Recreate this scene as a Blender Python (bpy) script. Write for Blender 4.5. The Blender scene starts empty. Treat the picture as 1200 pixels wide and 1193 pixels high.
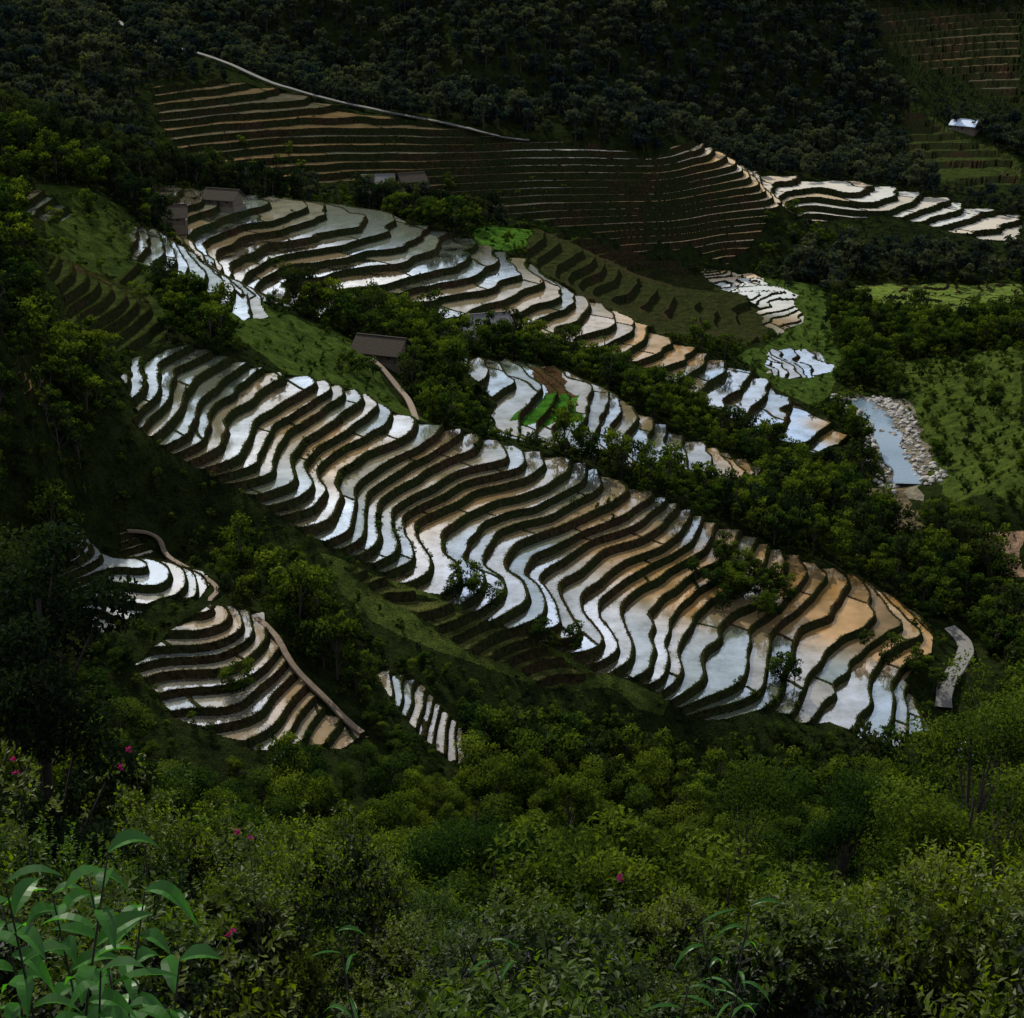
import bpy, math, numpy as np, time
from mathutils import Vector, Matrix
T0=time.time()
rng=np.random.default_rng(7)
scene=bpy.context.scene
scene.view_settings.view_transform='Standard'
scene.view_settings.look='None'
scene.view_settings.exposure=0
# ------------------------------------------------------------ camera
F=1903.0; P=math.radians(22)
cam=bpy.data.cameras.new("camera"); camo=bpy.data.objects.new("camera",cam)
scene.collection.objects.link(camo); scene.camera=camo
cam.lens=F/1200*36; cam.sensor_width=36; cam.clip_end=6000; cam.clip_start=0.1
camo.location=(0,0,0); camo.rotation_euler=(math.pi/2-P,0,0)
cp,sp=math.cos(P),math.sin(P)
def ray(u,v):
    dx=(u-600)/F; dy=-(v-596.5)/F
    return dx, cp+dy*sp, -sp+dy*cp
def P3(u,v,z):
    a,b,c=ray(u,v); t=z/c
    return (a*t,b*t,z)
# ------------------------------------------------------------ terrain control points (image pixels + assumed heights, cast through the camera)
S=[(160,415,-89),(240,412,-92),(340,445,-98),(430,468,-103.5),(505,498,-108),(610,528,-113),(690,551,-117.5),(765,583,-122),(825,608,-126.5),(885,637,-131),(960,668,-135.5),(1080,745,-141),
(170,495,-92),(215,548,-97.5),(300,590,-103.5),(390,645,-109),(250,480,-96),(340,530,-102.5),(430,580,-109.5),
(480,688,-114.5),(560,718,-118.7),(620,742,-122),(700,792,-127.5),(780,815,-132),(880,832,-136.5),
(480,612,-113.8),(560,650,-118.4),(640,685,-123),(720,718,-127.4),(800,750,-131.8),(880,780,-135.5),(670,740,-123.5),(760,778,-129.5),
(1080,850,-145),(980,850,-140.5),(950,740,-137.5),(1000,790,-140),(1040,815,-142.5),
(160,215,-95),(240,225,-101),(330,240,-105),(450,260,-111),(550,290,-117),(640,330,-123),(750,390,-132),(850,430,-140),(960,500,-147),
(300,350,-112),(240,300,-106),(200,265,-101.5),(440,335,-117),(520,370,-122),(600,380,-125),(700,405,-131),(800,450,-139),(900,510,-146),
(100,200,-76),(240,320,-93),(400,410,-106),(480,480,-112),(60,300,-78),(150,350,-84),(0,250,-66),(0,450,-74),(60,480,-80),
(560,430,-116),(650,480,-122),(860,550,-138),(600,510,-119.5),(760,540,-132),(740,480,-129),(890,560,-141),
(640,275,-122),(880,380,-148),(760,340,-137),(700,350,-134),(900,345,-147),
(870,325,-149),(925,365,-149),(940,425,-148.5),(1150,345,-150.5),(1000,340,-150),(1150,450,-140),(1100,430,-146),(1190,420,-136),(1190,560,-137),(1050,520,-151),(1020,480,-150.5),(1060,570,-151),(1185,650,-147),(1100,600,-148),(1120,760,-146),(1105,830,-147),(1180,800,-145),(960,600,-143),(1000,640,-144),
(960,270,-146),(1080,300,-149),
(200,110,-88),(330,108,-91.5),(450,140,-98),(550,160,-102),(650,168,-105),(770,195,-112),(880,208,-122),(1000,225,-134),(1100,245,-142),(1190,270,-150),
(200,190,-105),(300,205,-111),(450,222,-117),(560,235,-122),(650,262,-130),(760,295,-141),(850,303,-146),(910,240,-131),(1000,241,-137),(1100,260,-145),
(600,135,-113),(600,100,-100),(600,0,-68),(1000,150,-128),(1000,0,-75),(1190,150,-130),(1190,0,-80),(100,20,-73),(0,0,-62),(100,100,-83),(260,72,-86),(400,80,-97),(400,0,-68),(800,120,-114),(800,0,-70),
(90,640,-103.2),(160,650,-102),(240,700,-103.4),(120,740,-105.5),(90,720,-105.8),(190,690,-103.6),(230,716,-106.5),(300,735,-108.5),(190,790,-109),(300,830,-112),(250,862,-112.8),(400,850,-116.5),(250,620,-107),(150,600,-101.5),
(450,700,-115.5),(480,800,-119.5),(540,880,-124),(570,895,-126.5),(640,785,-126.5),
(800,870,-138.5),(1000,920,-142),(700,950,-131),(1150,950,-134)]
C=[P3(*s) for s in S]
for x in (-130,-60,0,60,130):
    for y,z in ((-40,24),(0,-3.2),(20,-18.6),(50,-42),(100,-79)):
        C.append((x,y,z-0.03*x))
C+=[(-110,150,-92),(-60,150,-103),(0,150,-110),(60,150,-114),(120,150,-112),(-150,240,-76),(-200,350,-55),(-260,500,-50),(-330,650,-50),(-420,850,-30),(-200,100,-60),
(170,240,-128),(220,350,-115),(260,450,-118),(320,550,-130),(330,650,-135),(450,850,-70),(0,1150,30),(-300,1150,20),(300,1150,20),(600,1150,40),(-600,1150,40),(200,130,-90)]
C=np.array(C,float); 
def K(r2): return np.where(r2>1e-12, r2*np.log(np.maximum(r2,1e-12)),0)
cx=C[:,:2]/100; n=len(C)
A=np.zeros((n+3,n+3)); d2=((cx[:,None]-cx[None])**2).sum(-1)
A[:n,:n]=K(d2)+np.eye(n)*2e-3
A[:n,n]=1;A[n,:n]=1;A[:n,n+1:]=cx;A[n+1:,:n]=cx.T
W=np.linalg.solve(A,np.concatenate([C[:,2],[0,0,0]])).astype(np.float32)
cx32=cx.astype(np.float32)
wr=np.random.default_rng(3)
waves=[(wr.uniform(0,6.28),wr.uniform(13,45),wr.uniform(0,6.28)) for _ in range(12)]
waves2=[(wr.uniform(0,6.28),wr.uniform(5,9),wr.uniform(0,6.28)) for _ in range(6)]
def wnoise(x,y,ws=waves):
    o=np.zeros_like(x)
    for a,l,p in ws:
        k=2*math.pi/l
        o+=np.sin(k*(x*math.cos(a)+y*math.sin(a))+p)
    return o/len(ws)
def H0(x,y):
    x=np.asarray(x,np.float32);y=np.asarray(y,np.float32); sh=x.shape
    x=x.ravel();y=y.ravel(); out=np.empty(len(x),np.float32)
    for i in range(0,len(x),40000):
        X=x[i:i+40000]/100;Y=y[i:i+40000]/100
        r2=(X[:,None]-cx32[None,:,0])**2+(Y[:,None]-cx32[None,:,1])**2+1e-9
        out[i:i+40000]=(r2*np.log(r2))@W[:n]+W[n]+W[n+1]*X+W[n+2]*Y
    out+= 1.2*wnoise(x,y)+0.14*wnoise(x,y,waves2)
    return out.reshape(sh)
def hits(pts):
    pts=np.array(pts,float); ts=np.arange(140,1400,1.0)
    a=(pts[:,0]-600)/F; dy=-(pts[:,1]-596.5)/F; b=cp+dy*sp; c=-sp+dy*cp
    X=a[:,None]*ts;Y=b[:,None]*ts;Z=c[:,None]*ts
    Hh=H0(X,Y); under=Z<Hh
    under[:, -1]=True
    i=under.argmax(1)
    r=np.arange(len(pts)); return np.stack([X[r,i],Y[r,i]],1)
# ------------------------------------------------------------ zones
ZP={
'main':([(150,420),(190,412),(235,410),(330,438),(430,466),(520,503),(610,526),(700,550),(745,572),(800,598),(870,628),(960,665),(1030,690),(1085,735),(1092,765),(1050,790),(1075,830),(1085,855),(1050,880),(980,852),(900,835),(850,842),(760,818),(700,795),(650,765),(620,748),(560,720),(500,700),(430,660),(380,645),(330,608),(270,580),(210,550),(165,505),(148,455)],1.32,.44,'w'),
'B':([(150,210),(240,222),(300,232),(400,240),(480,263),(560,285),(620,308),(660,338),(720,366),(780,398),(850,428),(900,448),(940,478),(1000,515),(960,532),(910,515),(850,485),(800,455),(760,435),(700,410),(640,396),(590,382),(520,374),(470,350),(440,338),(330,358),(280,345),(240,313),(200,275),(158,240)],1.8,.5,'w'),
'B0':([(152,262),(200,282),(260,318),(315,372),(290,378),(240,345),(190,318),(152,302)],1.6,.35,'w'),
'B00':([(20,235),(45,222),(85,250),(60,262),(25,250)],1.6,.3,'w'),
'C':([(533,425),(620,426),(680,443),(740,478),(800,513),(900,553),(870,562),(760,553),(690,535),(600,514),(568,498),(582,470)],1.6,.36,'w'),
'G':([(820,314),(880,318),(932,346),(942,378),(905,392),(885,360),(835,335)],.5,.3,'w'),
'D2':([(640,273),(700,282),(800,305),(905,342),(910,375),(890,402),(840,404),(760,388),(690,355),(615,300)],2.3,.9,'g'),
'D':([(175,105),(260,95),(330,105),(440,135),(550,156),(650,163),(770,190),(880,200),(1000,214),(1100,232),(1195,255),(1195,285),(1100,268),(1010,255),(935,252),(900,262),(875,292),(850,308),(760,299),(650,266),(560,240),(470,224),(400,214),(260,204),(200,170)],2.4,.6,'w'),
'G2':([(900,408),(955,412),(978,430),(940,444),(900,438)],.8,.4,'w'),
'R':([(985,333),(1195,333),(1195,368),(1100,364),(1060,354),(1000,348)],.6,.5,'g'),
'R2':([(1065,122),(1180,182),(1195,215),(1090,215),(1050,160)],2.6,.9,'g'),
'R3':([(1010,5),(1195,5),(1195,120),(1100,85),(1040,60)],3.0,1.0,'m'),
'E1':([(80,633),(150,630),(185,638),(200,662),(252,690),(235,702),(190,708),(120,745),(88,725),(80,680)],1.1,.3,'w'),
'E2':([(162,778),(232,712),(300,718),(330,760),(425,862),(320,885),(250,862),(200,842)],1.05,.34,'w'),
'F':([(438,788),(492,793),(552,858),(575,905),(540,895),(478,852)],.8,.3,'w'),
'K':([(400,663),(480,688),(560,728),(640,768),(700,795),(640,806),(560,764),(470,722)],1.5,.4,'g'),
'L':([(60,300),(170,310),(195,400),(80,392)],1.6,.5,'g'),
'M':([(22,452),(50,450),(82,490),(40,492)],1.4,.3,'w'),
}
ZN=list(ZP); ZW={k:hits(ZP[k][0]) for k in ZN}
def subdiv(poly,amp=1.6):
    o=[]
    m=len(poly)
    for i in range(m):
        a=poly[i];b=poly[(i+1)%m]; L=np.linalg.norm(b-a); q=max(1,int(L/5))
        for j in range(q):
            p=a+(b-a)*j/q
            o.append(p+rng.uniform(-amp,amp,2)*(1 if L<60 else .6))
    return np.array(o)
for k in ZN: ZW[k]=subdiv(ZW[k])
def inpoly(x,y,poly):
    sh=x.shape; x=x.ravel();y=y.ravel(); res=np.zeros(len(x),bool)
    mn=poly.min(0);mx=poly.max(0)
    idx=np.nonzero((x>mn[0])&(x<mx[0])&(y>mn[1])&(y<mx[1]))[0]
    if len(idx)==0: return res.reshape(sh)
    X=x[idx];Y=y[idx]; c=np.zeros(len(idx),bool)
    for i in range(len(poly)):
        x1,y1=poly[i];x2,y2=poly[i-1]
        if y1==y2: continue
        c^=((y1>Y)!=(y2>Y))&(X<(x2-x1)*(Y-y1)/(y2-y1)+x1)
    res[idx]=c; return res.reshape(sh)
def zoneid(x,y):
    z=np.full(x.shape,-1,np.int32)
    for i,k in enumerate(ZN):
        z[inpoly(x,y,ZW[k])&(z<0)]=i
    return z
STEP=np.array([ZP[k][1] for k in ZN]+[1.0],np.float32)
WID=np.array([ZP[k][2] for k in ZN]+[1.0],np.float32)
def hashf(a,b=0,c=0):
    v=np.sin(a*12.9898+b*78.233+c*37.719)*43758.5453
    return v-np.floor(v)
def sval(h,zi):
    st=STEP[zi]
    return h/st+0.13*np.sin(h*1.9/st)
BUND=.18
def terr(x,y,h,zi,g):
    st=STEP[zi]; s=sval(h,zi); k=np.floor(s); f=s-k
    w=WID[zi]; g=np.maximum(g,.03)
    rw=np.clip(w*g/st,.04,.34); bw=np.clip(w*.85*g/st,.03,.15)
    zl=(k+.4)*st
    z=zl+BUND*(1-np.clip((f-.6*bw)/(.4*bw),0,1))
    ramp=np.clip((f-(1-rw))/rw,0,1)
    z=z+ramp*(st+BUND)*(f>.5)
    L=38.0
    q1=(x*.8+y*.6+5*wnoise(y*1.1,x*.7,waves))/L+hashf(k,1.3)*7
    c1=np.floor(q1)
    e=np.minimum(q1-c1,1-(q1-c1))*L
    cross=(e<.22)&(f>bw)&(f<1-rw)
    z=np.where(cross,z+.1,z)
    pv=hashf(k,c1)
    return z,k,f,bw,rw,cross,pv
# ------------------------------------------------------------ terrain grid
ys=np.concatenate([np.arange(-30,150,2.5),np.arange(150,195,.9),np.arange(195,345,.28),np.arange(345,440,.4),np.arange(440,560,.5),np.arange(560,740,.7),np.arange(740,1200,4.0),[1260,1400]]).astype(np.float32)
NC=860
ss=np.concatenate([np.linspace(-.75,-.36,36)[:-1],np.linspace(-.36,.36,NC),np.linspace(.36,.75,36)[1:]]).astype(np.float32)
Y,Sg=np.meshgrid(ys,ss,indexing='ij'); Ym=np.maximum(Y,120.0)
X=Ym*Sg
hh=H0(X,Y)
print('tps',time.time()-T0)
gs=np.gradient(hh,ss,axis=1)
gyr=np.gradient(hh,ys,axis=0)
gx=gs/Ym; gy=gyr-np.where(Y>120,Sg/Ym*gs,0)
g=np.sqrt(gx**2+gy**2)+1e-4
zi=zoneid(X,Y); inz=zi>=0
s=sval(hh,zi); eps=.02; sg=(sval(hh+eps,zi)-s)/eps
k=np.floor(s); f=s-k
_,_,_,bw,rw,_,_=terr(X,Y,hh,zi,g)
tg=np.stack([np.zeros_like(f),bw,1-rw,np.ones_like(f)])
j=np.abs(tg-f).argmin(0); t=np.take_along_axis(tg,j[None],0)[0]
dist=(t-f)/sg/g
spy=np.gradient(ys)[:,None]*np.ones_like(X); spx=Ym*(.72/NC)
lim=.6*np.minimum(spy,spx)
mv=inz&(np.abs(dist)<lim)
X=np.where(mv,X+dist*gx/g,X);Y=np.where(mv,Y+dist*gy/g,Y)
hh2=np.where(mv,hh+(t-f)/sg,hh)
z,k,f2,bw2,rw2,cross,pv=terr(X,Y,hh2,zi,g)
fsn=np.where(mv,t,f2); kk=np.where(mv,np.floor(s),k)
st=STEP[zi]; zl=(kk+.4)*st
zz=zl+BUND*(1-np.clip((fsn-.6*bw)/(.4*bw),0,1))+np.clip((fsn-(1-rw))/rw,0,1)*(st+BUND)*(fsn>.5)
zz=np.where(cross&(fsn>bw)&(fsn<1-rw),zz+.1,zz)
edge_noise=.07*wnoise(X*3.1,Y*3.3,waves2)
isr=(fsn<bw)|(fsn>1-rw)
zz=np.where(isr,zz+edge_noise,zz)
Z=np.where(inz,zz,hh2)
water_v=inz&(fsn>=bw-1e-3)&(fsn<=1-rw+1e-3)&~cross
nr,nc=X.shape
V=np.stack([X,Y,Z],-1).reshape(-1,3).astype(np.float32)
idx=np.arange(nr*nc).reshape(nr,nc)
Q=np.stack([idx[:-1,:-1],idx[:-1,1:],idx[1:,1:],idx[1:,:-1]],-1).reshape(-1,4)
def mesh_np(name,V,Q,mats,mi=None,smooth=False):
    me=bpy.data.meshes.new(name)
    me.vertices.add(len(V)); me.vertices.foreach_set('co',np.ascontiguousarray(V,np.float32).ravel())
    me.loops.add(len(Q)*4); me.loops.foreach_set('vertex_index',np.ascontiguousarray(Q,np.int32).ravel())
    me.polygons.add(len(Q)); me.polygons.foreach_set('loop_start',np.arange(0,len(Q)*4,4,dtype=np.int32))
    for m in mats: me.materials.append(m)
    if mi is not None: me.polygons.foreach_set('material_index',np.ascontiguousarray(mi,np.int32))
    me.polygons.foreach_set('use_smooth',np.full(len(Q),smooth))
    me.update(calc_edges=True)
    return me
def addobj(name,me,parent=None):
    o=bpy.data.objects.new(name,me); scene.collection.objects.link(o)
    if parent: o.parent=parent
    return o
# ------------------------------------------------------------ materials
def mat(name):
    m=bpy.data.materials.new(name); m.use_nodes=True; nt=m.node_tree; nt.nodes.clear()
    out=nt.nodes.new('ShaderNodeOutputMaterial'); return m,nt,out
def N(nt,t,**kw):
    n=nt.nodes.new(t)
    for a,b in kw.items():
        if a in n.inputs: n.inputs[a].default_value=b
        else: setattr(n,a,b)
    return n
def attr(nt,name):
    a=nt.nodes.new('ShaderNodeAttribute'); a.attribute_name=name; return a
def noise(nt,scale,detail=4,rough=.6):
    tc=nt.nodes.new('ShaderNodeNewGeometry')
    nn=nt.nodes.new('ShaderNodeTexNoise'); nn.inputs['Scale'].default_value=scale; nn.inputs['Detail'].default_value=detail; nn.inputs['Roughness'].default_value=rough
    nt.links.new(tc.outputs['Position'],nn.inputs['Vector']); return nn
def mix(nt,fac,a,b,mode='MIX'):
    m=nt.nodes.new('ShaderNodeMix'); m.data_type='RGBA'; m.blend_type=mode
    for sock,v in ((m.inputs[0],fac),(m.inputs[6],a),(m.inputs[7],b)):
        if isinstance(v,bpy.types.NodeSocket): nt.links.new(v,sock)
        elif isinstance(v,(int,float)): sock.default_value=v
        else: sock.default_value=(*v,1)
    return m.outputs[2]
def math_(nt,op,a,b=0,clamp=False):
    m=nt.nodes.new('ShaderNodeMath'); m.operation=op; m.use_clamp=clamp
    for sock,v in ((m.inputs[0],a),(m.inputs[1],b)):
        if isinstance(v,bpy.types.NodeSocket): nt.links.new(v,sock)
        else: sock.default_value=v
    return m.outputs[0]
def ramp(nt,fac,a,b):
    r=nt.nodes.new('ShaderNodeMapRange'); r.inputs[1].default_value=a;r.inputs[2].default_value=b; nt.links.new(fac,r.inputs[0]); return r.outputs[0]
mg,nt,out=mat('ground_cover')
b=N(nt,'ShaderNodeBsdfDiffuse'); ga=attr(nt,'gcol')
n1=noise(nt,.35,6,.7); n2=noise(nt,3.0,5,.7)
c=mix(nt,1.0,ga.outputs['Color'],mix(nt,ramp(nt,n1.outputs[0],.35,.65),(.4,.42,.45),(1.35,1.25,1.0)),'MULTIPLY')
c=mix(nt,1.0,c,mix(nt,ramp(nt,n2.outputs[0],.35,.65),(.4,.4,.4),(1.4,1.4,1.3)),'MULTIPLY')
nt.links.new(c,b.inputs['Color'])
bp=N(nt,'ShaderNodeBump',Strength=.9,Distance=.5); nt.links.new(n2.outputs[0],bp.inputs['Height']); nt.links.new(bp.outputs[0],b.inputs['Normal'])
nt.links.new(b.outputs[0],out.inputs[0])
mr,nt,out=mat('terrace_bank')
b=N(nt,'ShaderNodeBsdfDiffuse'); n1=noise(nt,1.3,6,.75); n3=noise(nt,.06,3)
c=mix(nt,ramp(nt,n1.outputs[0],.35,.7),(.007,.009,.0045),(.030,.037,.012))
c=mix(nt,ramp(nt,n3.outputs[0],.48,.66),c,mix(nt,ramp(nt,n1.outputs[0],.4,.7),(.014,.010,.006),(.06,.038,.02)))
nt.links.new(c,b.inputs['Color'])
bp=N(nt,'ShaderNodeBump',Strength=1.0,Distance=.3); nt.links.new(n1.outputs[0],bp.inputs['Height']); nt.links.new(bp.outputs[0],b.inputs['Normal'])
nt.links.new(b.outputs[0],out.inputs[0])
mw,nt,out=mat('paddy_water')
refl=attr(nt,'refl'); warm=attr(nt,'warm'); painted_sheen=attr(nt,'painted_sheen')
d=N(nt,'ShaderNodeBsdfDiffuse'); n1=noise(nt,.22,4,.55); n2=noise(nt,5.,3,.6); n4=noise(nt,1.1,5,.7)
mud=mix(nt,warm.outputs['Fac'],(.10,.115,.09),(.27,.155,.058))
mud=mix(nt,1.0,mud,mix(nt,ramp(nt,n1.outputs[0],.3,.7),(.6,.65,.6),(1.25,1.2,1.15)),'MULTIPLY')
mud=mix(nt,1.0,mud,mix(nt,ramp(nt,refl.outputs['Fac'],.03,.18),(.33,.34,.33),(1,1,1)),'MULTIPLY')  # low-reflectance paddies darkened, cloud shadow painted into the mud colour
mud=mix(nt,painted_sheen.outputs['Fac'],mud,mix(nt,warm.outputs['Fac'],(.50,.53,.52),(.46,.31,.15)))  # pale diffuse painted in where hills and trees block the sky reflection
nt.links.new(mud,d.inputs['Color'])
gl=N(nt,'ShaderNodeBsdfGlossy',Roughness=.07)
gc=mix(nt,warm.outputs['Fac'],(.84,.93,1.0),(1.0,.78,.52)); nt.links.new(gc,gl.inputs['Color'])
bp=N(nt,'ShaderNodeBump',Strength=.04,Distance=.05); nt.links.new(n2.outputs[0],bp.inputs['Height']); nt.links.new(bp.outputs[0],gl.inputs['Normal'])
ms=nt.nodes.new('ShaderNodeMixShader')
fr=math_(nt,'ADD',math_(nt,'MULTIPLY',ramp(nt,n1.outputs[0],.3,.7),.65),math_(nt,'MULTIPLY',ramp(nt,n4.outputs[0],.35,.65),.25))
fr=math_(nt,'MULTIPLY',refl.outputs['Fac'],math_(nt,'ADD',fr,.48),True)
nt.links.new(fr,ms.inputs[0]);nt.links.new(d.outputs[0],ms.inputs[1]);nt.links.new(gl.outputs[0],ms.inputs[2])
nt.links.new(ms.outputs[0],out.inputs[0])
# ------------------------------------------------------------ face attributes
q0=Q[:,0]
wv=water_v.ravel(); kf=kk.ravel(); zif=zi.ravel()
zr=V[:,2][Q]; flat=(zr.max(1)-zr.min(1))<.02
fw=wv[Q].all(1)&flat&(zif[Q].min(1)>=0)
nf=(zif[Q]>=0).sum(1)>=3
kind=np.array([ {'w':0,'g':1,'m':2}[ZP[a][3]] for a in ZN]+[3])
fk=kind[zif[q0]]
mi=np.zeros(len(Q),np.int32); mi[nf]=1; mi[fw]=0; mi[fw&(fk==0)]=2; mi[fw&(fk==2)]=2
mi[nf&(fk==1)&~fw]=1
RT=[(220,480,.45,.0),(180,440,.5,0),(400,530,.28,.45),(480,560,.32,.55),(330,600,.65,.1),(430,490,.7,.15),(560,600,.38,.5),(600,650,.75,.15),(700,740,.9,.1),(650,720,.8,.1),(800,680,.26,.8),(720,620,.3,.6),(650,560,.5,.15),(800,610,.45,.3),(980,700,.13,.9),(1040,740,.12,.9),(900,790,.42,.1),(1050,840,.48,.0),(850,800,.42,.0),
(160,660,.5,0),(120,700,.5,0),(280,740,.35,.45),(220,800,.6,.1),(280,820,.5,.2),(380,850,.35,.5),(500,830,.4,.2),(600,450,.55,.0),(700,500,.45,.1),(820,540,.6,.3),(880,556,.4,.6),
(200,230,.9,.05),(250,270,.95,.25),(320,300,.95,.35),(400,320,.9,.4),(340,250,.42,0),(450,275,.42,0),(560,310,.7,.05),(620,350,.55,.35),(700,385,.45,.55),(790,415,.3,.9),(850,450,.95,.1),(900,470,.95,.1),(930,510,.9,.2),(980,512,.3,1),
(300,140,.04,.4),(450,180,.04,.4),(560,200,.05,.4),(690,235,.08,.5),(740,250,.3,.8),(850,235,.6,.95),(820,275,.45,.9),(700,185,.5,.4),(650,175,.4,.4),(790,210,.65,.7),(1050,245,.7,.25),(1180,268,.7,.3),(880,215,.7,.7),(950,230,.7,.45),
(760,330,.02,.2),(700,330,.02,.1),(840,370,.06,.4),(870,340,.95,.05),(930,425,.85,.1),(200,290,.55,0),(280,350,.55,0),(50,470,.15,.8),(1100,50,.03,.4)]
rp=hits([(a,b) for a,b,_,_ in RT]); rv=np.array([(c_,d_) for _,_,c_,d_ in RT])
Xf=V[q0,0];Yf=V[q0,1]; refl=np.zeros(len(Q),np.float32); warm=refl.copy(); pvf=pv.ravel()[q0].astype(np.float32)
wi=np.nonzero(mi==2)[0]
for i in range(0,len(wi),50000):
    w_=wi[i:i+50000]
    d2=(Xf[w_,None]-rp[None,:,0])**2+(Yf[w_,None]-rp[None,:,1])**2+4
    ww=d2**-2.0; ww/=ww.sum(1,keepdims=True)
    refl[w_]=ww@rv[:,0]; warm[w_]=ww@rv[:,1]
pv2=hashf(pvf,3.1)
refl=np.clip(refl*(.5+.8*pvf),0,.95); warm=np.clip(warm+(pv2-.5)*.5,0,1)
zq=zif[q0]; sheen_zone=(zq==ZN.index('D'))|(zq==ZN.index('G'))
painted_sheen=np.where(sheen_zone,np.clip((refl-.12)/.45,0,1),0).astype(np.float32); painted_sheen[zq==ZN.index('E1')]=.75; painted_sheen[zq==ZN.index('E2')]=.15  # share of diffuse colour that imitates reflected sky
refl=np.where(sheen_zone&(refl>.2),refl*.35,refl).astype(np.float32)
GC=np.zeros((len(Q),4),np.float32); GC[:,3]=1
GC[:,:3]=(.014,.022,.008)
def paint(poly,col):
    m=inpoly(Xf,Yf,poly); GC[m,:3]=col
GR={'a':([(1040,425),(1195,405),(1200,600),(1120,590),(1080,540),(1060,470)],(.045,.07,.016)),
'b':([(40,215),(160,250),(160,300),(60,300)],(.035,.055,.014)),
'c':([(250,330),(330,365),(420,400),(480,480),(500,495),(420,462),(330,435),(280,400)],(.04,.068,.016)),
'd':([(380,655),(480,680),(600,735),(720,795),(800,820),(780,850),(640,810),(520,770),(400,700)],(.045,.066,.017)),
'e':([(555,270),(620,268),(645,278),(600,294),(560,288)],(.05,.12,.018)),
'f':([(640,462),(672,462),(682,492),(620,502),(600,496)],(.035,.12,.016)),
'f2':([(622,430),(655,432),(668,462),(640,462)],(.06,.038,.022)),
'g':([(880,325),(960,335),(985,420),(960,480),(900,450),(860,415),(935,380)],(.045,.08,.018)),
'h':([(985,333),(1195,333),(1195,368),(1000,350)],(.10,.15,.035)),
'i':([(1150,630),(1200,625),(1200,680),(1160,672)],(.26,.18,.14)),
'j':([(1065,122),(1195,182),(1195,215),(1090,215),(1050,160)],(.03,.045,.014)),
'k':([(1000,460),(1060,470),(1090,530),(1075,590),(1040,570)],(.16,.15,.135)),
'l':([(55,290),(175,310),(198,400),(80,392)],(.03,.05,.014)),
'm':([(1015,575),(1060,570),(1080,620),(1050,625)],(.10,.085,.06)),
}
GW={}
for k_,(p,c_) in GR.items():
    GW[k_]=subdiv(hits(p),1.5); paint(GW[k_],c_)
kg=(fk==1)&fw; GC[kg&(zq==ZN.index('K')),:3]=(.06,.07,.024); GC[kg&(zq==ZN.index('L')),:3]=(.03,.045,.014); GC[kg&(zq==ZN.index('D2')),:3]=(.024,.030,.012)
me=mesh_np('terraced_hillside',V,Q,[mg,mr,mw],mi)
for nm,arr in (('refl',refl),('warm',warm),('painted_sheen',painted_sheen)):
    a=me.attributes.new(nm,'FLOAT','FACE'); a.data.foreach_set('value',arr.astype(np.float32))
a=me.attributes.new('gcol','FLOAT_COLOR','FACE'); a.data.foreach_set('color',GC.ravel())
for k_ in ('f','f2'):
    m=inpoly(Xf,Yf,GW[k_])&fw; mi[m]=0
me.polygons.foreach_set('material_index',mi)
addobj('terraced_hillside',me)
print('terrain',len(Q),time.time()-T0)
def height(x,y):
    x=np.asarray(x,np.float32);y=np.asarray(y,np.float32)
    h=H0(x,y); zz=zoneid(x,y); e=.5
    g=np.hypot(H0(x+e,y)-h,H0(x,y+e)-h)/e
    z=terr(x,y,h,zz,g)[0]
    return np.where(zz>=0,z,h)
# ------------------------------------------------------------ foliage
def leafmat(name,c1,c2,trans=.3,gloss=.0,gr=.35,lo=(.38,.5,.65),hi=(1.75,1.45,.95)):
    m,nt,out=mat(name)
    la=attr(nt,'lv'); oi=nt.nodes.new('ShaderNodeObjectInfo')
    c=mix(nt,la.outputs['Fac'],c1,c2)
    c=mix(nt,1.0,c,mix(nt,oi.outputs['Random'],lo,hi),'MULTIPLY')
    d=N(nt,'ShaderNodeBsdfDiffuse'); nt.links.new(c,d.inputs['Color'])
    t=N(nt,'ShaderNodeBsdfTranslucent'); nt.links.new(mix(nt,1.0,c,(1.6,1.7,.4),'MULTIPLY'),t.inputs['Color'])
    a=nt.nodes.new('ShaderNodeMixShader');a.inputs[0].default_value=trans
    nt.links.new(d.outputs[0],a.inputs[1]);nt.links.new(t.outputs[0],a.inputs[2])
    if gloss>0:
        g=N(nt,'ShaderNodeBsdfGlossy',Roughness=gr); g.inputs['Color'].default_value=(.9,.95,.9,1)
        b=nt.nodes.new('ShaderNodeMixShader');b.inputs[0].default_value=gloss
        nt.links.new(a.outputs[0],b.inputs[1]);nt.links.new(g.outputs[0],b.inputs[2]); nt.links.new(b.outputs[0],out.inputs[0])
    else: nt.links.new(a.outputs[0],out.inputs[0])
    return m
def simplemat(name,c1,c2,scale=4,rough=.8,bump=.4,spec=.3):
    m,nt,out=mat(name); b=N(nt,'ShaderNodeBsdfPrincipled',Roughness=rough); b.inputs['Specular IOR Level'].default_value=spec
    n1=noise(nt,scale,6,.7); nt.links.new(mix(nt,ramp(nt,n1.outputs[0],.3,.7),c1,c2),b.inputs['Base Color'])
    bp=N(nt,'ShaderNodeBump',Strength=bump,Distance=.1); nt.links.new(n1.outputs[0],bp.inputs['Height']); nt.links.new(bp.outputs[0],b.inputs['Normal'])
    nt.links.new(b.outputs[0],out.inputs[0]); return m
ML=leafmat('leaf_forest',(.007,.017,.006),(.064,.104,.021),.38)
MLd=leafmat('leaf_dark_forest',(.007,.014,.008),(.028,.044,.020),.2)  # dark foliage; on the left ridge its tone paints in shadow
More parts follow.
